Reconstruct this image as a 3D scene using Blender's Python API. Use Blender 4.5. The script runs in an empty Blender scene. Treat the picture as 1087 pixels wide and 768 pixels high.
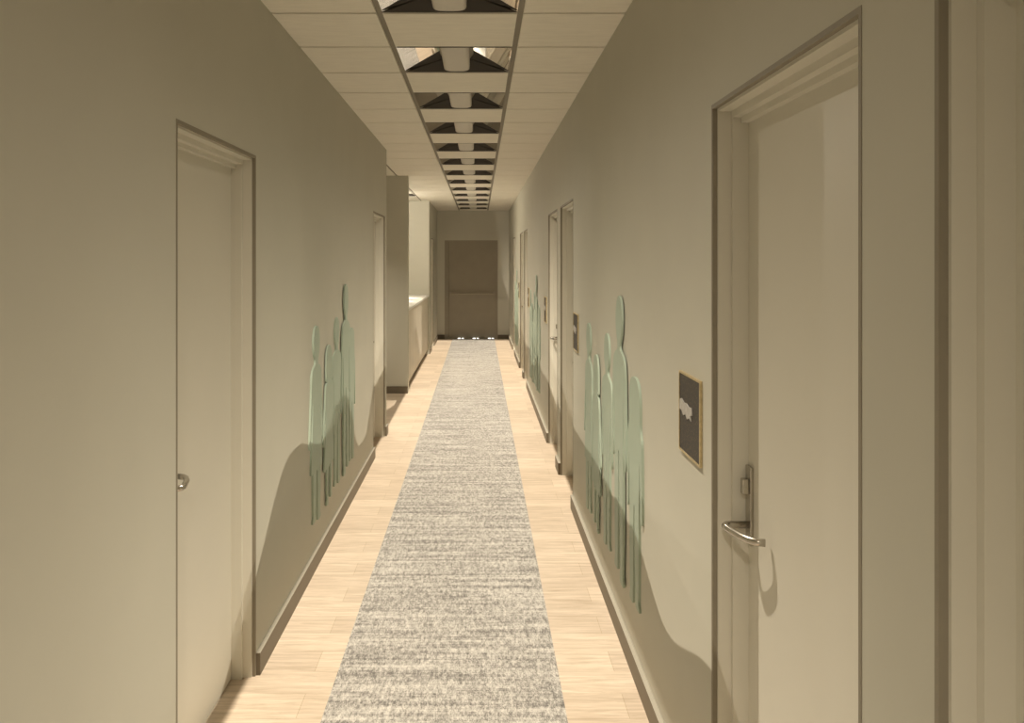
import bpy, bmesh, math, random
from mathutils import Vector
random.seed(7)

# ------------------------------------------------------------------ camera, world, exposure
EYE = 1.645
F_PX = 946.0
H = 2.70
XL, XR = -0.887, 0.622          # faces of the two long walls
ZEND = 18.75
sc = bpy.context.scene
cam_d = bpy.data.cameras.new('camera')
cam = bpy.data.objects.new('camera', cam_d)
sc.collection.objects.link(cam)
cam.location = (0, 0, EYE)
cam.rotation_euler = (math.radians(90), 0, 0)
cam_d.sensor_width = 36
cam_d.lens = F_PX / 1087 * 36
cam_d.shift_x = (543.5 - 509.0) / 1087
cam_d.shift_y = (277.0 - 384.0) / 1087
cam_d.clip_start = 0.02
sc.camera = cam
sc.view_settings.view_transform = 'Standard'
sc.view_settings.look = 'None'
sc.view_settings.gamma = 1.0
sc.view_settings.use_curve_mapping = False
sc.view_settings.exposure = 0.0
world = bpy.data.worlds.new('world')
sc.world = world
world.use_nodes = True
world.node_tree.nodes['Background'].inputs[0].default_value = (0.02, 0.018, 0.015, 1)
world.node_tree.nodes['Background'].inputs[1].default_value = 0.2

LAMP_RGB = (1.0, 0.89, 0.72)
FLOOR_E = 1.42        # light reaching the floor
WING_E = 0.385         # light reaching the walls from the hand-shaped side wings of the lamps
NOOK_W = 74.0
XC = -0.1265          # centre line of the ceiling lights
# y, floor reach forwards and backwards, how high the left cut-off stays (behind, ahead), left wing ahead on/off, left tail on/off, right wing ahead
LAMPS = [(-0.3, 3.6, 3.6, 0.45, 0.45, 1, 1, 0.3), (3.3, 3.6, 3.6, 0.45, 1, 1, 1, 1), (6.9, 3.6, 3.6, 1, 1, 1, 0, 1), (10.5, 3.6, 3.6, 1, 1, 0, 0, 1), (14.1, -4.6, 3.6, 1, 1, 0, 0, 1)]


class N:
    """tiny wrapper to write shader maths as expressions"""
    nt = None

    def __init__(self, s): self.s = s

    @staticmethod
    def op(name, *a, clamp=False):
        n = N.nt.nodes.new('ShaderNodeMath'); n.operation = name; n.use_clamp = clamp
        for i, v in enumerate(a):
            if isinstance(v, N): N.nt.links.new(v.s, n.inputs[i])
            else: n.inputs[i].default_value = v
        return N(n.outputs[0])
    def __add__(self, o): return N.op('ADD', self, o)
    def __radd__(self, o): return N.op('ADD', o, self)
    def __sub__(self, o): return N.op('SUBTRACT', self, o)
    def __rsub__(self, o): return N.op('SUBTRACT', o, self)
    def __mul__(self, o): return N.op('MULTIPLY', self, o)
    def __rmul__(self, o): return N.op('MULTIPLY', o, self)
    def __truediv__(self, o): return N.op('DIVIDE', self, o)
    def __rtruediv__(self, o): return N.op('DIVIDE', o, self)


def nabs(a): return N.op('ABSOLUTE', a)
def gt(a, b): return N.op('GREATER_THAN', a, b)
def lt(a, b): return N.op('LESS_THAN', a, b)


def smooth(a, lo, hi):
    n = N.nt.nodes.new('ShaderNodeMapRange'); n.interpolation_type = 'SMOOTHSTEP'
    N.nt.links.new(a.s, n.inputs[0])
    n.inputs[1].default_value = lo; n.inputs[2].default_value = hi
    n.inputs[3].default_value = 0; n.inputs[4].default_value = 1
    return N(n.outputs[0])


def corridor_lamp(y, fwd, back, lneg, lpos, lfwd, ltail, rfwd):
    """a recessed lamp with a hand-shaped light pattern: a beam down on the floor
    and one wing of light to each side, cut off below along a drawn curve"""
    ld = bpy.data.lights.new('recessed_lamp', 'POINT')
    ld.energy = 4 * math.pi * math.pi   # strength 1 = 1 W/sr
    ld.color = LAMP_RGB
    ld.shadow_soft_size = 0.0
    lo = bpy.data.objects.new('recessed_lamp', ld)
    lo.location = (XC, y, 2.692)
    sc.collection.objects.link(lo)
    ld.use_nodes = True
    nt = ld.node_tree; N.nt = nt
    em = nt.nodes['Emission']
    tc = nt.nodes.new('ShaderNodeTexCoord')
    sp = nt.nodes.new('ShaderNodeSeparateXYZ')
    nt.links.new(tc.outputs['Normal'], sp.inputs[0])
    dx, dy, dz = N(sp.outputs[0]), N(sp.outputs[1]), N(sp.outputs[2])
    dn = N.op('MAXIMUM', -1.0 * dz, 0.02)
    sf = 2.692 / dn
    fx = nabs(dx * sf); fy = dy * sf
    ex = 1 - smooth(fx, 0.765, 0.800)
    if fwd > 0: ef = N.op('SUBTRACT', 1.0, fy / fwd, clamp=True)
    else: ef = 1 - smooth(fy, -fwd - 0.5, -fwd)
    eb = N.op('ADD', 1.0, fy / back, clamp=True)
    e_floor = ex * ef * eb * gt(-1.0 * dz, 0.05)
    i_floor = e_floor * (sf * sf) / dn * FLOOR_E
    ax = N.op('MAXIMUM', nabs(dx), 0.02)
    s = 0.754 / ax
    t = dy * s
    h = 2.692 + dz * s
    tl = nabs(t + 0.15); at = nabs(t)
    hbl = 0.25 + 0.5 * smooth(tl, 0.0, 1.05) - 0.13 * smooth(tl, 1.2, 1.8)
    hbr = 0.39 + 0.135 * smooth(nabs(t + 0.33), 0.0, 0.62)
    hbl = N.op('MAXIMUM', hbl * (lneg + (lpos - lneg) * gt(t, 0.0)), 0.29)
    right = gt(dx, 0.0)
    hb = hbr * right + hbl * (1 - right) + 0.1 * N.op('MAXIMUM', at - 1.9, 0.0)
    lit = smooth(h - hb, 0.0, 0.012)  # lower edge of the wall light is drawn into the lamp strength
    prof = 1 - smooth(h, 0.5, 2.5)
    tail = (1 - smooth(at, 4.0, 6.5)) * 0.12
    g = 1 - smooth(at, 0.8, 2.4)
    g = g * (1 - (1 - right) * gt(t, 0.0) * (1 - lfwd)) * (1 - right * smooth(t, 0.0, 1.5) * (1 - rfwd)) + tail * (right + (1 - right) * ltail)
    i_wing = lit * prof * g * (s * s) / ax * WING_E
    i_wing = i_wing * gt(nabs(dx), 0.04)
    tot = i_floor + i_wing
    nt.links.new(tot.s, em.inputs['Strength'])
    return lo


for a in LAMPS:
    corridor_lamp(*a)
for (lx, ly, w, cone) in ((-1.33, 14.3, NOOK_W, 31), (-1.33, 13.1, NOOK_W, 31), (-1.33, 11.9, NOOK_W, 31), (-1.6, 14.0, NOOK_W * 0.2, 0), (-1.35, 9.6, NOOK_W * 0.33, 115)):  # spots over the counter; the point and the alcove spot are added fill
    ld = bpy.data.lights.new('reception_and_fill_lamp', 'SPOT' if cone else 'POINT')
    ld.energy = w * 4; ld.color = LAMP_RGB; ld.shadow_soft_size = 0.06
    if cone: ld.spot_size = math.radians(cone); ld.spot_blend = 0.7
    lo = bpy.data.objects.new('reception_and_fill_lamp', ld)
    lo.location = (lx, ly, 2.68 if cone else 2.60)
    sc.collection.objects.link(lo)

# ------------------------------------------------------------------ materials
def srgb(r, g, b):
    f = lambda c: c / 12.92 if c <= 0.04045 else ((c + 0.055) / 1.055) ** 2.4
    return (f(r / 255), f(g / 255), f(b / 255), 1)


def mat(name, col, rough=0.6, metal=0.0, noise=0.03, scale=8.0, bump=0.0, spec=0.4, stretch=(1, 1, 1)):
    m = bpy.data.materials.new(name); m.use_nodes = True
    nt = m.node_tree; b = nt.nodes['Principled BSDF']
    b.inputs['Roughness'].default_value = rough
    b.inputs['Metallic'].default_value = metal
    b.inputs['Specular IOR Level'].default_value = spec
    tc = nt.nodes.new('ShaderNodeTexCoord'); mp = nt.nodes.new('ShaderNodeMapping')
    mp.inputs['Scale'].default_value = stretch
    nz = nt.nodes.new('ShaderNodeTexNoise'); nz.inputs['Scale'].default_value = scale
    nz.inputs['Detail'].default_value = 5
    nt.links.new(tc.outputs['Object'], mp.inputs[0]); nt.links.new(mp.outputs[0], nz.inputs[0])
    cr = nt.nodes.new('ShaderNodeValToRGB')
    cr.color_ramp.elements[0].position = 0.3; cr.color_ramp.elements[1].position = 0.7
    cr.color_ramp.elements[0].color = [c * (1 - noise) for c in col[:3]] + [1]
    cr.color_ramp.elements[1].color = [min(1, c * (1 + noise)) for c in col[:3]] + [1]
    nt.links.new(nz.outputs[0], cr.inputs[0]); nt.links.new(cr.outputs[0], b.inputs['Base Color'])
    if bump:
        bp = nt.nodes.new('ShaderNodeBump'); bp.inputs['Strength'].default_value = bump
        bp.inputs['Distance'].default_value = 0.002
        nt.links.new(nz.outputs[0], bp.inputs['Height']); nt.links.new(bp.outputs[0], b.inputs['Normal'])
    return m


M = {}
M['wall'] = mat('painted_wall', (0.555, 0.54, 0.465), 0.75, noise=0.015, scale=3, spec=0.2)
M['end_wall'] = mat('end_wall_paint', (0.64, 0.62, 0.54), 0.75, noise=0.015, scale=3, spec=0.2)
M['tile'] = mat('ceiling_tile', (0.82, 0.785, 0.695), 0.9, noise=0.035, scale=9, bump=0.3, spec=0.1, stretch=(1, 4, 1))
M['tbar'] = mat('ceiling_grid', (0.26, 0.235, 0.19), 0.7, noise=0.02)
M['door'] = mat('door_paint', (0.68, 0.655, 0.575), 0.5, noise=0.01, scale=4, spec=0.3)
M['frame'] = mat('frame_paint', (0.68, 0.655, 0.575), 0.5, noise=0.01, scale=4, spec=0.3)
M['base'] = mat('baseboard_paint', (0.165, 0.138, 0.10), 0.55, noise=0.03, spec=0.3)
M['cap'] = mat('baseboard_lit_edge', (0.36, 0.335, 0.28), 0.6, noise=0.02, spec=0.2)  # paler colour than the board, so its top edge reads as lit
M['edge'] = mat('dark_edge_trim', (0.28, 0.25, 0.195), 0.6, noise=0.03, spec=0.2)
M['steel'] = mat('brushed_steel', (0.50, 0.47, 0.42), 0.27, 1.0, noise=0.04, scale=60)
M['mirror'] = mat('polished_reflector', (0.74, 0.72, 0.68), 0.02, 1.0, noise=0.0)
M['dark'] = mat('dark_end_plate', (0.05, 0.042, 0.035), 0.6, noise=0.05)
M['shield'] = mat('shield_white', (0.62, 0.59, 0.53), 0.6, noise=0.02, scale=40)
M['mint'] = mat('mint_panel', (0.40, 0.475, 0.395), 0.55, noise=0.02, spec=0.3)
M['gold'] = mat('gold_frame', (0.60, 0.49, 0.29), 0.4, 0.5, noise=0.15, scale=90)
M['silver'] = mat('silver_emblem', (0.50, 0.48, 0.46), 0.5, 0.2, noise=0.15, scale=60)
M['counter'] = mat('counter_top_white', (0.88, 0.87, 0.84), 0.35, noise=0.01)
M['enddoor'] = mat('brown_door', (0.39, 0.35, 0.28), 0.55, noise=0.03, scale=5)
M['endbar'] = mat('brown_push_bar', (0.42, 0.37, 0.30), 0.45, noise=0.03)


def mat_plaque():
    m = mat('dark_plaque', (0.06, 0.05, 0.042), 0.5)
    nt = m.node_tree; b = nt.nodes['Principled BSDF']
    tc = nt.nodes.new('ShaderNodeTexCoord')
    v = nt.nodes.new('ShaderNodeTexVoronoi'); v.inputs['Scale'].default_value = 130
    nt.links.new(tc.outputs['Object'], v.inputs[0])
    cr = nt.nodes.new('ShaderNodeValToRGB')
    cr.color_ramp.elements[0].position = 0.16; cr.color_ramp.elements[1].position = 0.30
    cr.color_ramp.elements[0].color = (0.16, 0.115, 0.07, 1); cr.color_ramp.elements[1].color = (0.036, 0.03, 0.027, 1)
    nt.links.new(v.outputs[0], cr.inputs[0]); nt.links.new(cr.outputs[0], b.inputs['Base Color'])
    return m


def mat_wood():
    m = bpy.data.materials.new('pale_oak_planks'); m.use_nodes = True
    nt = m.node_tree; b = nt.nodes['Principled BSDF']; b.inputs['Roughness'].default_value = 0.5
    b.inputs['Specular IOR Level'].default_value = 0.25
    tc = nt.nodes.new('ShaderNodeTexCoord')
    br = nt.nodes.new('ShaderNodeTexBrick')
    mp = nt.nodes.new('ShaderNodeMapping'); mp.inputs['Location'].default_value = (0.66, -0.09, 0)
    nt.links.new(tc.outputs['Object'], mp.inputs[0]); nt.links.new(mp.outputs[0], br.inputs[0])
    br.inputs['Scale'].default_value = 1.0
    br.inputs['Brick Width'].default_value = 1.2
    br.inputs['Row Height'].default_value = 0.183
    br.inputs['Mortar Size'].default_value = 0.0012
    br.inputs['Mortar Smooth'].default_value = 0.3
    br.inputs['Bias'].default_value = 0.0
    br.offset = 0.37; br.offset_frequency = 2
    br.inputs['Color1'].default_value = (0.72, 0.615, 0.505, 1)
    br.inputs['Color2'].default_value = (0.59, 0.495, 0.40, 1)
    br.inputs['Mortar'].default_value = (0.46, 0.37, 0.26, 1)
    m2 = nt.nodes.new('ShaderNodeMapping'); m2.inputs['Scale'].default_value = (2.2, 26, 1)
    nt.links.new(tc.outputs['Object'], m2.inputs[0])
    nz = nt.nodes.new('ShaderNodeTexNoise'); nz.inputs['Scale'].default_value = 1.6
    nz.inputs['Detail'].default_value = 9; nz.inputs['Roughness'].default_value = 0.72
    nz.inputs['Distortion'].default_value = 0.6
    nt.links.new(m2.outputs[0], nz.inputs[0])
    cr = nt.nodes.new('ShaderNodeValToRGB')
    cr.color_ramp.elements[0].position = 0.28; cr.color_ramp.elements[1].position = 0.66
    cr.color_ramp.elements[0].color = (0.62, 0.58, 0.52, 1); cr.color_ramp.elements[1].color = (1.04, 1.03, 1.02, 1)
    nt.links.new(nz.outputs[0], cr.inputs[0])
    mx = nt.nodes.new('ShaderNodeMix'); mx.data_type = 'RGBA'; mx.blend_type = 'MULTIPLY'
    mx.inputs[0].default_value = 1.0
    nt.links.new(br.outputs[0], mx.inputs[6]); nt.links.new(cr.outputs[0], mx.inputs[7])
    nt.links.new(mx.outputs[2], b.inputs['Base Color'])
    return m


def mat_carpet():
    m = bpy.data.materials.new('flecked_carpet'); m.use_nodes = True
    nt = m.node_tree; b = nt.nodes['Principled BSDF']; b.inputs['Roughness'].default_value = 0.95
    b.inputs['Specular IOR Level'].default_value = 0.05
    tc = nt.nodes.new('ShaderNodeTexCoord')
    m1 = nt.nodes.new('ShaderNodeMapping'); m1.inputs['Scale'].default_value = (1, 0.3, 1)
    nz = nt.nodes.new('ShaderNodeTexNoise'); nz.inputs['Scale'].default_value = 85
    nz.inputs['Detail'].default_value = 6; nz.inputs['Roughness'].default_value = 1.0
    nt.links.new(tc.outputs['Object'], m1.inputs[0]); nt.links.new(m1.outputs[0], nz.inputs[0])
    m2 = nt.nodes.new('ShaderNodeMapping'); m2.inputs['Scale'].default_value = (1.3, 22, 1)
    st = nt.nodes.new('ShaderNodeTexNoise'); st.inputs['Scale'].default_value = 1.0
    st.inputs['Detail'].default_value = 6; st.inputs['Roughness'].default_value = 0.75
    nt.links.new(tc.outputs['Object'], m2.inputs[0]); nt.links.new(m2.outputs[0], st.inputs[0])
    ma = nt.nodes.new('ShaderNodeMath'); ma.operation = 'MULTIPLY_ADD'
    nt.links.new(st.outputs[0], ma.inputs[0]); ma.inputs[1].default_value = 0.38
    nt.links.new(nz.outputs[0], ma.inputs[2])
    cr = nt.nodes.new('ShaderNodeValToRGB')
    e = cr.color_ramp.elements
    e[0].position = 0.60; e[1].position = 0.79
    e[0].color = (0.13, 0.123, 0.117, 1); e[1].color = (0.64, 0.61, 0.57, 1)
    nt.links.new(ma.outputs[0], cr.inputs[0]); nt.links.new(cr.outputs[0], b.inputs['Base Color'])
    return m


def mat_counter_front():
    m = mat('grooved_counter_front', (0.68, 0.62, 0.52), 0.5, noise=0.02)
    nt = m.node_tree; b = nt.nodes['Principled BSDF']
    cr = [n for n in nt.nodes if n.type == 'VALTORGB'][0]
    tc = nt.nodes.new('ShaderNodeTexCoord'); w = nt.nodes.new('ShaderNodeTexWave')
    w.bands_direction = 'Y'; w.inputs['Scale'].default_value = 1.1
    nt.links.new(tc.outputs['Object'], w.inputs[0])
    r = nt.nodes.new('ShaderNodeMapRange'); r.inputs[3].default_value = 0.82; r.inputs[4].default_value = 1.0
    r.inputs[1].default_value = 0.0; r.inputs[2].default_value = 0.35
    nt.links.new(w.outputs[1], r.inputs[0])
    mx = nt.nodes.new('ShaderNodeVectorMath'); mx.operation = 'SCALE'
    nt.links.new(cr.outputs[0], mx.inputs[0]); nt.links.new(r.outputs[0], mx.inputs['Scale'])
    nt.links.new(mx.outputs[0], b.inputs['Base Color'])
    return m


def mat_emit(name, col, s):
    m = bpy.data.materials.new(name); m.use_nodes = True
    b = m.node_tree.nodes['Principled BSDF']
    b.inputs['Emission Color'].default_value = col; b.inputs['Emission Strength'].default_value = s
    return m


M['plaque'] = mat_plaque(); M['wood'] = mat_wood(); M['carpet'] = mat_carpet()
M['cfront'] = mat_counter_front(); M['glow'] = mat_emit('glow_for_daylight', (1, 0.97, 0.9, 1), 3.0)

# ------------------------------------------------------------------ mesh helpers
def new_bm(): return bmesh.new()


def box(bm, x0, x1, y0, y1, z0, z1):
    x0, x1 = min(x0, x1), max(x0, x1); y0, y1 = min(y0, y1), max(y0, y1)
    v = [bm.verts.new((x, y, z)) for x in (x0, x1) for y in (y0, y1) for z in (z0, z1)]
    for f in ((0, 1, 3, 2), (4, 6, 7, 5), (0, 4, 5, 1), (2, 3, 7, 6), (0, 2, 6, 4), (1, 5, 7, 3)):
        bm.faces.new([v[i] for i in f])


def link(name, bm, m, parent=None, loc=None, bevel=0, smooth_=False):
    me = bpy.data.meshes.new(name)
    bmesh.ops.recalc_face_normals(bm, faces=bm.faces[:])
    if bevel:
        bmesh.ops.bevel(bm, geom=bm.edges[:], offset=bevel, segments=2, profile=0.6, affect='EDGES', clamp_overlap=True)
    bm.to_mesh(me); bm.free()
    if smooth_:
        for p in me.polygons: p.use_smooth = True
    me.materials.append(m)
    o = bpy.data.objects.new(name, me); sc.collection.objects.link(o)
    if parent: o.parent = parent
    if loc: o.location = loc
    return o


def tube(bm, pts, r, seg=12):
    """tube along a list of points"""
    pts = [Vector(p) for p in pts]; rings = []
    for i, p in enumerate(pts):
        a = pts[max(i - 1, 0)]; b = pts[min(i + 1, len(pts) - 1)]
        d = (b - a).normalized()
        up = Vector((0, 0, 1)); u = d.cross(up)
        if u.length < 1e-4: u = Vector((1, 0, 0))
        u.normalize(); w = u.cross(d).normalized()
        rings.append([bm.verts.new(p + r * (math.cos(k * 2 * math.pi / seg) * u + math.sin(k * 2 * math.pi / seg) * w)) for k in range(seg)])
    for a, b in zip(rings, rings[1:]):
        for k in range(seg): bm.faces.new((a[k], a[(k + 1) % seg], b[(k + 1) % seg], b[k]))
    bm.faces.new(rings[0]); bm.faces.new(list(reversed(rings[-1])))


def root(name, loc, label=None, cat=None, group=None, kind=None):
    o = bpy.data.objects.new(name, None); o.empty_display_size = 0.1
    sc.collection.objects.link(o); o.location = loc
    tag(o, label, cat, group, kind)
    return o


def tag(o, label=None, cat=None, group=None, kind=None):
    for k, v in (('label', label), ('category', cat), ('group', group), ('kind', kind)):
        if v: o[k] = v


def struct(name, bm, m, label=None, cat=None, bevel=0):
    o = link(name, bm, m, bevel=bevel)
    tag(o, label, cat, kind='structure')
    return o


# ------------------------------------------------------------------ room shell
YB = -2.2                       # wall behind the camera
DOOR_TOP = 2.06
WT = 0.16
LEFT_DOORS = [(2.606, 3.533, 'near'), (7.44, 8.35, 'near'), (16.3, 17.23, 'near')]
RIGHT_DOORS = [(0.28, 1.215, 'near'), (1.451, 2.386, 'far'), (5.92, 6.84, 'near'), (7.12, 8.04, 'far'),
               (11.55, 12.43, 'near'), (12.70, 13.65, 'far'), (15.6, 16.5, 'near')]
HT = H + 0.05

bm = new_bm(); box(bm, -3.4, 1.2, YB - 0.3, ZEND + 0.4, -0.1, 0.0)
struct('floor', bm, M['wood'], 'pale oak plank floor of the corridor, laid crosswise', 'floor')


def wall_run(bm, xf, s, y0, y1, doors):
    y = y0
    for a, b, _ in doors:
        if a < y0 or b > y1: continue
        box(bm, xf, xf + s * WT, y, a, 0, HT)
        box(bm, xf, xf + s * WT, a, b, DOOR_TOP, HT)
        y = b
    box(bm, xf, xf + s * WT, y, y1, 0, HT)


bm = new_bm()
wall_run(bm, XL, -1, YB, 8.5, LEFT_DOORS)
struct('wall_left', bm, M['wall'], 'long grey left wall with flush doors, ending at the alcove', 'wall')
bm = new_bm()
wall_run(bm, XL, -1, 15.7, ZEND, LEFT_DOORS)
box(bm, -3.0, XL - WT, 15.7, 15.86, 0, HT)
struct('wall_left_far', bm, M['wall'], 'far left wall beyond the reception counter, brightly lit on its front face', 'wall')
bm = new_bm()
box(bm, -3.0, XL, 11.05, 11.2, 0, HT)
struct('wall_pillar', bm, M['wall'], 'grey wall stub between alcove and reception counter', 'wall')
bm = new_bm()
box(bm, -3.16, -3.0, 8.3, 16.0, 0, HT)
box(bm, -3.0, XL - WT, 8.34, 8.5, 0, HT)
struct('wall_back_of_alcove', bm, M['wall'], 'wall closing the alcove and the reception on the left', 'wall')
bm = new_bm()
wall_run(bm, XR, 1, YB, ZEND, RIGHT_DOORS)
struct('wall_right', bm, M['wall'], 'long grey right wall with flush doors', 'wall')
bm = new_bm()
box(bm, XL - WT, -0.735, ZEND, ZEND + 0.16, 0, HT)
box(bm, 0.385, XR + WT, ZEND, ZEND + 0.16, 0, HT)
box(bm, -0.735, 0.385, ZEND, ZEND + 0.16, 2.075, HT)
struct('wall_end', bm, M['end_wall'], 'grey end wall around the brown door', 'wall')
bm = new_bm()
box(bm, XL - WT, XR + WT, YB - 0.16, YB, 0, HT)
struct('wall_behind', bm, M['wall'], 'wall behind the camera', 'wall')

# ceiling: tiles with a sunk grid between them
LIGHT_ROWS = list(range(-7, 24, 2))
NOOK_LIGHTS = [17]
C0, C1 = XC - 0.288, XC + 0.288


def row_y(k): return 3.8 + 0.6 * k


bm = new_bm()
G = 0.010
for k in range(-10, 25):
    y0, y1 = row_y(k) + G, row_y(k) + 0.6 - G
    y0 = max(y0, YB); y1 = min(y1, ZEND)
    zt = H + 0.016
    box(bm, C1 + 0.026, XR, y0, y1, H, zt)
    if k not in LIGHT_ROWS: box(bm, C0, C1, y0, y1, H, zt)
    if y0 < 8.5: box(bm, XL, C0 - 0.026, y0, min(y1, 8.5), H, zt)
    if y1 > 15.7: box(bm, XL, C0 - 0.026, max(y0, 15.7), y1, H, zt)
    if 8.5 < y1 and y0 < 15.7:
        ya, yb = max(y0, 8.5), min(y1, 15.7)
        box(bm, -1.016, C0 - 0.026, ya, yb, H, zt)
        for c in range(3):
            xr = -1.042 - 0.602 * c
            if c == 0 and k in NOOK_LIGHTS: continue
            box(bm, max(xr - 0.576, -3.0), xr, ya, yb, H, zt)
struct('ceiling', bm, M['tile'], 'suspended ceiling of pale mineral tiles', 'ceiling', bevel=0.003)

bm = new_bm()
zg0, zg1 = H + 0.010, H + 0.0145


def bar(x0, x1, y0, y1): box(bm, x0, x1, y0, y1, zg0, zg1)


for (a, b) in ((C0 - 0.030, C0 + 0.002), (C1 - 0.002, C1 + 0.030)): bar(a, b, YB, ZEND)
for c in range(3): bar(-1.046 - 0.602 * c, -1.012 - 0.602 * c, 8.5, 15.7)
for k in range(-10, 26):
    y = row_y(k)
    if y < YB or y > ZEND: continue
    x0 = -3.0 if 8.5 < y < 15.7 else XL
    bar(x0, C0 - 0.03, y - 0.012, y + 0.012); bar(C1 + 0.03, XR, y - 0.012, y + 0.012)
    bar(C0, C1, y - 0.012, y + 0.012)
struct('trim_1', bm, M['tbar'], 'sunk grid between the ceiling tiles', 'ceiling grid')
bm = new_bm(); box(bm, -3.2, 1.0, YB - 0.2, ZEND + 0.3, H + 0.16, H + 0.24)
struct('ceiling_slab', bm, M['dark'], 'dark slab above the ceiling tiles', 'ceiling')


# baseboards
def gaps(y0, y1, doors):
    y = y0; out = []
    for a, b, _ in doors:
        if a < y0 or b > y1: continue
        out.append((y, a)); y = b
    out.append((y, y1)); return out


BH, BT = 0.087, 0.018
bm = new_bm()
for a, b in gaps(YB, 8.5, LEFT_DOORS): box(bm, XL, XL + BT, a, b, 0, BH)
for a, b in gaps(15.7, ZEND, LEFT_DOORS): box(bm, XL, XL + BT, a, b, 0, BH)
struct('baseboard_left', bm, M['base'], 'taupe baseboard along the left wall', 'baseboard')
bm = new_bm()
for a, b in gaps(YB, ZEND, RIGHT_DOORS): box(bm, XR - BT, XR, a, b, 0, BH)
struct('baseboard_right', bm, M['base'], 'taupe baseboard along the right wall', 'baseboard')
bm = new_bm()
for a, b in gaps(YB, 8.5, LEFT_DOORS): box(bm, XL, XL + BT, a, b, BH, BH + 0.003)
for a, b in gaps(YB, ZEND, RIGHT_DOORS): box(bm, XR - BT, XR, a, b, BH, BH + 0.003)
struct('trim_2', bm, M['cap'], 'top edge of the baseboards, coloured pale for the light on it', 'baseboard edge')
bm = new_bm(); box(bm, -2.9, XL, 11.05 - BT, 11.05, 0, BH)
struct('baseboard_pillar', bm, M['base'], 'taupe baseboard at the foot of the wall stub', 'baseboard')
bm = new_bm()
box(bm, XL + BT, -0.735, ZEND - BT, ZEND, 0, BH); box(bm, 0.385, XR - BT, ZEND - BT, ZEND, 0, BH)
struct('baseboard_end', bm, M['base'], 'taupe baseboard on the end wall either side of the brown door', 'baseboard')


# ------------------------------------------------------------------ doors
DP = 0.088                      # depth of the door leaf behind the wall face


def make_door(n, xf, s, a, b, latch, label):
    r = root('door_%d' % n, (xf, a, 0), label, 'door', kind='structure')
    L = b - a
    X = lambda d: s * d
    bm = new_bm(); t = DOOR_TOP
    g, th, st = 0.010, 0.008, 0.036
    box(bm, X(0.012), X(0.047), g, g + th, 0, t - g); box(bm, X(0.012), X(0.047), L - g - th, L - g, 0, t - g)
    box(bm, X(0.012), X(0.047), g + th, L - g - th, t - g - th, t - g)
    box(bm, X(0.046), X(0.13), 0, st, 0, t); box(bm, X(0.046), X(0.13), L - st, L, 0, t)
    box(bm, X(0.046), X(0.13), st, L - st, t - st, t)
    box(bm, X(0.068), X(0.13), st, L - st, t - 0.051, t - st)
    link('door_frame', bm, M['frame'], r)
    bm = new_bm(); p, e, d0, d1 = 0.0015, 0.010, X(-0.001), X(0.0125)
    box(bm, d0, d1, -p, e, 0, t + p); box(bm, d0, d1, L - e, L + p, 0, t + p); box(bm, d0, d1, e, L - e, t - e, t + p)
    link('edge_trim', bm, M['edge'], r)
    bm = new_bm(); box(bm, X(DP), X(DP + 0.04), st - 0.004, L - st + 0.004, 0.004, t - 0.046)
    pn = link('door_panel', bm, M['door'], r)
    # latch: plate, turn and a lever whose end returns to the leaf
    yc = (L - st - 0.022) if latch == 'far' else (st + 0.055)
    q = -1 if latch == 'far' else 1
    bm = new_bm(); box(bm, X(DP), X(DP - 0.009), yc - 0.0215, yc + 0.0215, 0.905, 1.108)
    pl = link('handle_plate', bm, M['steel'], r, bevel=0.002)
    bm = new_bm(); box(bm, X(DP - 0.009), X(DP - 0.026), yc - 0.011, yc + 0.011, 1.036, 1.076)
    link('thumb_turn', bm, M['steel'], pl, bevel=0.003)
    path = [(DP - 0.008, 0), (DP - 0.055, 0), (DP - 0.066, 0.002), (DP - 0.071, 0.010), (DP - 0.071, 0.03),
            (DP - 0.063, 0.07), (DP - 0.056, 0.10), (DP - 0.046, 0.125), (DP - 0.032, 0.143), (DP - 0.012, 0.152)]
    bm = new_bm(); tube(bm, [(X(d), yc + q * e, 0.955) for d, e in path], 0.0095, 14)
    link('lever', bm, M['steel'], pl, smooth_=True)
    return r


n = 1
labs_l = ['pale flush door nearest on the left wall', 'pale flush door at the far end of the near left wall',
          'narrowly seen pale door beyond the reception counter on the left']
for (a, b, l), lb in zip(LEFT_DOORS, labs_l):
    make_door(n, XL, -1, a, b, l, lb); n += 1
labs_r = ['pale door frame cut by the right edge of the view', 'large pale door with steel lever in the right foreground',
          'pale door in the middle of the right wall beside a dark plaque', 'pale door with lever just beyond the middle plaque on the right wall',
          'far pale door on the right wall, nearer of the distant pair', 'far pale door on the right wall, farther of the distant pair',
          'last pale door on the right wall before the end wall']
for (a, b, l), lb in zip(RIGHT_DOORS, labs_r):
    make_door(n, XR, 1, a, b, l, lb); n += 1

# brown end door
r = root('door_%d' % n, (-0.175, ZEND, 0), 'dark brown door with a push bar closing the end of the corridor', 'door', kind='structure')
bm = new_bm()
box(bm, -0.56, -0.53, 0.004, 0.14, 0, 2.075); box(bm, 0.53, 0.56, 0.004, 0.14, 0, 2.075); box(bm, -0.53, 0.53, 0.004, 0.14, 2.05, 2.075)
link('door_frame', bm, M['enddoor'], r)
bm = new_bm(); box(bm, -0.53, -0.478, 0.03, 0.09, 0.008, 2.05)
link('side_panel', bm, M['enddoor'], r)
bm = new_bm(); box(bm, -0.473, 0.53, 0.035, 0.09, 0.008, 2.05)
link('door_panel', bm, M['enddoor'], r)
bm = new_bm()
tube(bm, [(-0.44, -0.03, 0.957), (0.49, -0.03, 0.957)], 0.018, 12)
box(bm, -0.46, -0.42, -0.05, 0.036, 0.925, 0.99); box(bm, 0.46, 0.50, -0.05, 0.036, 0.925, 0.99)
link('push_bar', bm, M['endbar'], r)
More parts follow.
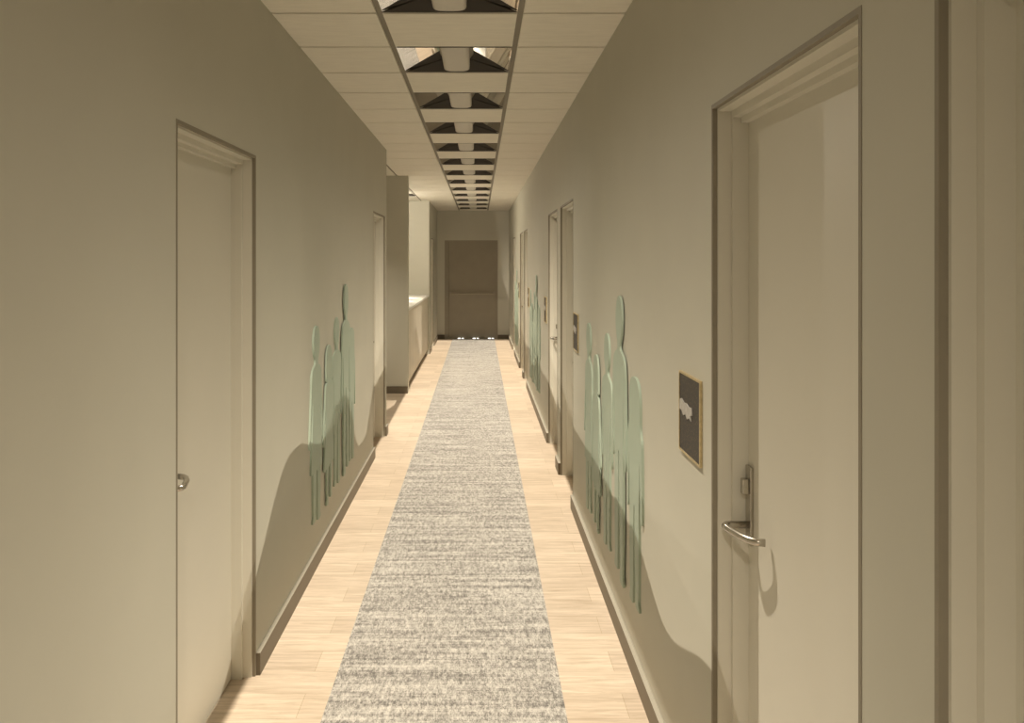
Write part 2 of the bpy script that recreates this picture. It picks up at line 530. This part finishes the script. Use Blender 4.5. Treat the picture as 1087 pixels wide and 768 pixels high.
bm = new_bm(); box(bm, -0.53, 0.53, -0.02, 0.10, 0.0, 0.008)
th = link('threshold', bm, M['enddoor'], r)
for c in (487.5, 491.3, 503.3, 507.2, 519.5, 523.2):  # glowing strips stand in for daylight leaking under the door
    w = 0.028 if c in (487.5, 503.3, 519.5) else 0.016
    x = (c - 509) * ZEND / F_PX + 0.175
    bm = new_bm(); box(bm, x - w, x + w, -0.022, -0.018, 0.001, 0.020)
    link('daylight_glow', bm, M['glow'], th)

# ------------------------------------------------------------------ carpet runner
bm = new_bm(); box(bm, -0.5736 + 0.009, 0.314, YB + 0.05, ZEND - 0.03, 0.0, 0.006)
o = link('carpet_runner', bm, M['carpet'])
tag(o, 'long grey flecked carpet runner down the middle of the corridor', 'carpet')

# ------------------------------------------------------------------ reception counter
r = root('reception_counter', (-1.15, 13.45, 0), 'white topped reception counter in the bright opening on the left', 'counter')
bm = new_bm(); box(bm, -0.30, 0.262, -2.24, 2.24, 1.012, 1.045)
link('counter_top', bm, M['counter'], r, bevel=0.004)
bm = new_bm(); box(bm, 0.205, 0.235, -2.24, 2.24, 0.08, 1.012)
link('front_panel', bm, M['cfront'], r)
bm = new_bm(); box(bm, -0.24, 0.205, -2.24, -2.20, 0.0, 1.012)
link('side_panel', bm, M['cfront'], r)
bm = new_bm(); box(bm, -0.24, 0.205, 2.20, 2.24, 0.0, 1.012)
link('side_panel', bm, M['cfront'], r)
bm = new_bm(); box(bm, 0.18, 0.205, -2.20, 2.20, 0.0, 0.08)
link('toe_kick', bm, M['base'], r)


# ------------------------------------------------------------------ recessed ceiling lights
def copy_tree(o, parent=None):
    c = o.copy(); sc.collection.objects.link(c); c.parent = parent
    for ch in list(o.children): copy_tree(ch, c)
    return c


def make_light():
    r = root('ceiling_light', (0, 0, H))
    e = 0.288; top_x = 0.040; top_z = 0.006 + (e - top_x) * math.tan(math.radians(15)); ey = 0.262
    for s in (-1, 1):
        bm = new_bm()
        p = [(s * e, -e, 0.006), (s * e, e, 0.006), (s * top_x, e, top_z), (s * top_x, -e, top_z)]
        lo_ = [bm.verts.new(v) for v in p]; hi = [bm.verts.new((v[0], v[1], v[2] + 0.004)) for v in p]
        bm.faces.new(lo_); bm.faces.new(hi[::-1])
        for i in range(4): bm.faces.new((lo_[i], hi[i], hi[(i + 1) % 4], lo_[(i + 1) % 4]))
        link('reflector', bm, M['mirror'], r)
    for s in (-1, 1):
        bm = new_bm()
        a = [(-e + 0.002, s * 0.286, 0.001), (e - 0.002, s * 0.286, 0.001), (0.04, s * (0.286 - 0.055), top_z - 0.001), (-0.04, s * (0.286 - 0.055), top_z - 0.001)]
        b = [(v[0], v[1] + s * 0.001, v[2] + 0.003) for v in a]
        va = [bm.verts.new(v) for v in a]; vb = [bm.verts.new(v) for v in b]
        bm.faces.new(va); bm.faces.new(vb[::-1])
        for i in range(4): bm.faces.new((va[i], vb[i], vb[(i + 1) % 4], va[(i + 1) % 4]))
        link('end_plate', bm, M['dark'], r)
    bm = new_bm()
    box(bm, -e, e, -e, e, 0.09, 0.10)
    for s in (-1, 1):
        box(bm, s * e, s * (e - 0.0015), -e, e, 0.012, 0.09)
        box(bm, -e, e, s * e, s * (e - 0.0012), 0.012, 0.09)
    link('housing', bm, M['dark'], r)
    bm = new_bm()
    prof = []
    for i in range(17):
        th = math.pi + math.pi * i / 16
        c, s_ = math.cos(th), math.sin(th)
        prof.append((0.0725 * math.copysign(abs(c) ** 0.55, c), 0.034 - 0.030 * abs(s_) ** 0.55))
    prof += [(0.0725, 0.062), (-0.0725, 0.062)]
    A = [bm.verts.new((x, -0.278, z)) for x, z in prof]; B = [bm.verts.new((x, 0.278, z)) for x, z in prof]
    for i in range(len(prof)): bm.faces.new((A[i], A[(i + 1) % len(A)], B[(i + 1) % len(A)], B[i]))
    bm.faces.new(A[::-1]); bm.faces.new(B)
    link('lamp_shield', bm, M['shield'], r)
    return r


ords = ['first', 'second', 'third', 'fourth', 'fifth', 'sixth', 'seventh', 'eighth', 'ninth', 'tenth', 'eleventh', 'twelfth', 'thirteenth']
proto = make_light()
for i, k in enumerate(LIGHT_ROWS):
    o = proto if i == 0 else copy_tree(proto)
    o.location = (XC, row_y(k) + 0.3, H)
    j = k // 2 + 1
    if j < 0: lb = ['square ceiling light behind the viewer near the back wall', 'square ceiling light just above the viewer, out of view', 'square ceiling light just above the top edge of the view'][i]
    elif j == 0: lb = 'square ceiling light cut off by the top edge, nearest of the row'
    elif k == LIGHT_ROWS[-1]: lb = 'last square ceiling light of the row, right before the end wall'
    elif j == 1: lb = 'square ceiling light whose mirrors reflect the carpet, second of the row from the top edge'
    else: lb = 'recessed square mirrored ceiling light, %s of the row counting from the top edge' % ords[j]
    tag(o, lb, 'ceiling light', 'square lights down the middle of the ceiling')
for k in NOOK_LIGHTS:
    o = copy_tree(proto); o.location = (-1.33, row_y(k) + 0.3, H)
    tag(o, 'recessed ceiling light over the reception counter on the left, outside the row', 'ceiling light')
    if 'group' in o: del o['group']


# ------------------------------------------------------------------ mint silhouettes
HEAD = [(0.0, 1.0), (0.022, 0.996), (0.045, 0.982), (0.062, 0.957), (0.070, 0.925), (0.068, 0.892), (0.057, 0.862), (0.040, 0.842), (0.030, 0.830), (0.028, 0.812)]
MAN = HEAD + [(0.045, 0.802), (0.085, 0.790), (0.118, 0.772), (0.134, 0.74), (0.140, 0.68), (0.146, 0.60), (0.150, 0.50), (0.152, 0.435), (0.146, 0.405),
              (0.134, 0.398), (0.124, 0.415), (0.121, 0.47), (0.114, 0.56), (0.106, 0.64), (0.101, 0.64), (0.098, 0.56), (0.094, 0.48), (0.091, 0.40), (0.092, 0.25),
              (0.088, 0.10), (0.082, 0.04), (0.094, 0.016), (0.097, 0.004), (0.090, 0.0), (0.036, 0.0), (0.028, 0.012), (0.026, 0.06), (0.018, 0.20), (0.013, 0.32), (0.008, 0.43), (0.0, 0.44)]
WOMAN = HEAD + [(0.040, 0.800), (0.072, 0.790), (0.098, 0.770), (0.110, 0.735), (0.118, 0.66), (0.132, 0.58), (0.146, 0.50), (0.154, 0.425), (0.150, 0.40),
                (0.140, 0.400), (0.132, 0.43), (0.122, 0.50), (0.108, 0.57), (0.094, 0.63), (0.086, 0.62), (0.092, 0.54), (0.108, 0.44), (0.120, 0.34), (0.128, 0.27),
                (0.115, 0.258), (0.090, 0.256), (0.086, 0.14), (0.078, 0.045), (0.088, 0.018), (0.090, 0.003), (0.082, 0.0), (0.032, 0.0), (0.024, 0.012), (0.022, 0.08), (0.016, 0.252), (0.0, 0.252)]
GIRLHEAD = [(0.0, 1.0), (0.026, 0.996), (0.055, 0.980), (0.076, 0.950), (0.086, 0.91), (0.090, 0.86), (0.092, 0.80), (0.086, 0.775), (0.068, 0.775), (0.060, 0.79), (0.05, 0.785)]
GIRL = GIRLHEAD + [(0.072, 0.765), (0.098, 0.748), (0.112, 0.71), (0.124, 0.63), (0.140, 0.55), (0.156, 0.46), (0.164, 0.40), (0.156, 0.375),
                   (0.144, 0.385), (0.132, 0.44), (0.116, 0.51), (0.098, 0.58), (0.092, 0.56), (0.108, 0.46), (0.130, 0.34), (0.146, 0.235),
                   (0.130, 0.222), (0.078, 0.220), (0.072, 0.12), (0.066, 0.04), (0.078, 0.018), (0.082, 0.003), (0.074, 0.0), (0.038, 0.0), (0.032, 0.012), (0.032, 0.08), (0.028, 0.216), (0.0, 0.216)]
CHILD = [(0.0, 1.0), (0.035, 0.997), (0.070, 0.982), (0.095, 0.955), (0.108, 0.91), (0.112, 0.85), (0.114, 0.80), (0.122, 0.775)] + \
        [(x * 1.05, y) for x, y in MAN if y < 0.75 or (x < 0.02 and y < 0.5)]


def spline(pts, n=3):
    out = []
    P = [pts[0]] + pts + [pts[-1]]
    for i in range(1, len(P) - 2):
        p0, p1, p2, p3 = P[i - 1], P[i], P[i + 1], P[i + 2]
        for k in range(n):
            t = k / n
            out.append(tuple(0.5 * ((2 * p1[j]) + (-p0[j] + p2[j]) * t + (2 * p0[j] - 5 * p1[j] + 4 * p2[j] - p3[j]) * t * t
                                    + (-p0[j] + 3 * p1[j] - 3 * p2[j] + p3[j]) * t ** 3) for j in (0, 1)))
    out.append(pts[-1]); return out


def figure(name, half, hgt, wk, lean):
    """cut-out lying in the local YZ plane, extruded along X"""
    R = spline(half)
    Lh = [(-x - 0.004 * math.sin(y * 6) * lean, y - (0.022 * max(0, 0.45 - y) / 0.45 if lean > 0 else -0.015 * max(0, 0.45 - y) / 0.45)) for x, y in R]
    poly = R + Lh[::-1][1:-1]
    bm = new_bm()
    vs = [bm.verts.new((0, x * hgt * wk, y * hgt)) for x, y in poly]
    f = bm.faces.new(vs)
    ex = bmesh.ops.extrude_face_region(bm, geom=[f])
    for v in [g for g in ex['geom'] if isinstance(g, bmesh.types.BMVert)]: v.co.x += 0.010
    return link(name, bm, M['mint'])


#         kind       half  top   foot  width  order description
FIGS = [('woman', WOMAN, 1.295, 0.235, 1.2), ('girl', GIRL, 1.155, 0.262, 1.22), ('youth', MAN, 1.295, 0.262, 1.12),
        ('man', MAN, 1.492, 0.285, 1.02), ('child', CHILD, 1.184, 0.275, 1.18)]
protos = {}
for i, (kd, half, top, foot, wk) in enumerate(FIGS):
    protos[kd] = figure('wall_silhouette', half, top - foot, wk, 1 if i % 2 else -1)
GROUPS = [
    ('left', XL, [4.81, 5.18, 5.50, 5.84, 6.13], 'on the left wall', 'mint silhouettes on the left wall'),
    ('right', XR, [5.02, 4.66, 4.30, 3.89, 3.53], 'on the right wall nearest the viewer', 'mint silhouettes on the right wall nearest the viewer'),
    ('mid', XR, [10.75, 10.37, 10.01, 9.60, 9.23], 'in the middle group on the right wall', 'mint silhouettes in the middle of the right wall'),
    ('far', XR, [15.40, 15.15, 14.90, 14.62, 14.36], 'in the farthest group on the right wall', 'mint silhouettes far down the right wall'),
]
DESC = {'woman': 'mint green cut-out of a skirted woman', 'girl': 'mint green cut-out of a long-haired girl',
        'youth': 'mint green cut-out of a slim youth', 'man': 'tallest mint green cut-out man',
        'child': 'mint green cut-out of a small child'}
LAYER = {'woman': 0.004, 'girl': 0.009, 'youth': 0.004, 'man': 0.009, 'child': 0.004}
first = True
for gi, (gname, xf, ys, where, grp) in enumerate(GROUPS):
    for (kd, half, top, foot, wk), y in zip(FIGS, ys):
        p = protos[kd]
        o = p if gi == 0 else p.copy()
        if gi: sc.collection.objects.link(o)
        off = LAYER[kd]
        o.location = (xf + off - 0.004, y, foot) if xf < 0 else (xf - off - 0.006, y, foot)
        if gi == 3: o.scale = (1, 0.75, 1)
        tag(o, DESC[kd] + ' ' + where, 'wall figure', grp)


# ------------------------------------------------------------------ plaques
def make_plaque():
    r = root('wall_plaque', (0, 0, 0))
    w, h_ = 0.130, 0.121
    bm = new_bm(); t = 0.006
    box(bm, 0, -0.008, -w, w, h_ - t, h_); box(bm, 0, -0.008, -w, w, -h_, -h_ + t)
    box(bm, 0, -0.008, -w, -w + t, -h_ + t, h_ - t); box(bm, 0, -0.008, w - t, w, -h_ + t, h_ - t)
    link('plaque_frame', bm, M['gold'], r)
    bm = new_bm(); box(bm, 0, -0.006, -w + t, w - t, -h_ + t, h_ - t)
    link('plaque_panel', bm, M['plaque'], r)
    bm = new_bm()
    # worn silver emblem: an irregular raised lozenge with ragged lower edge
    pts = [(0.115, 0.036), (0.09, 0.040), (0.06, 0.032), (0.03, 0.034), (0.0, 0.028), (-0.035, 0.030), (-0.042, 0.010), (-0.02, 0.004), (-0.03, -0.010),
           (0.0, -0.004), (0.02, -0.012), (0.045, 0.0), (0.07, -0.008), (0.09, 0.004), (0.118, 0.006)]
    f = bm.faces.new([bm.verts.new((-0.0055, y, z)) for y, z in pts])
    ex = bmesh.ops.extrude_face_region(bm, geom=[f])
    for v in [g for g in ex['geom'] if isinstance(g, bmesh.types.BMVert)]: v.co.x -= 0.003
    link('emblem', bm, M['silver'], r)
    return r


PL = [(2.617, 'square black plaque with gold frame beside the foreground right door'),
      (5.715, 'black gold-framed plaque between middle door and nearest mint figures'),
      (8.35, 'black gold-framed plaque just beyond the second of the middle doors'),
      (11.22, 'small looking dark plaque just before the distant pair of doors'),
      (13.95, 'smallest looking dark plaque, beyond the distant pair of doors')]
proto = make_plaque()
for i, (y, lb) in enumerate(PL):
    o = proto if i == 0 else copy_tree(proto)
    o.location = (XR, y, 1.187)
    tag(o, lb, 'plaque', 'dark plaques along the right wall')
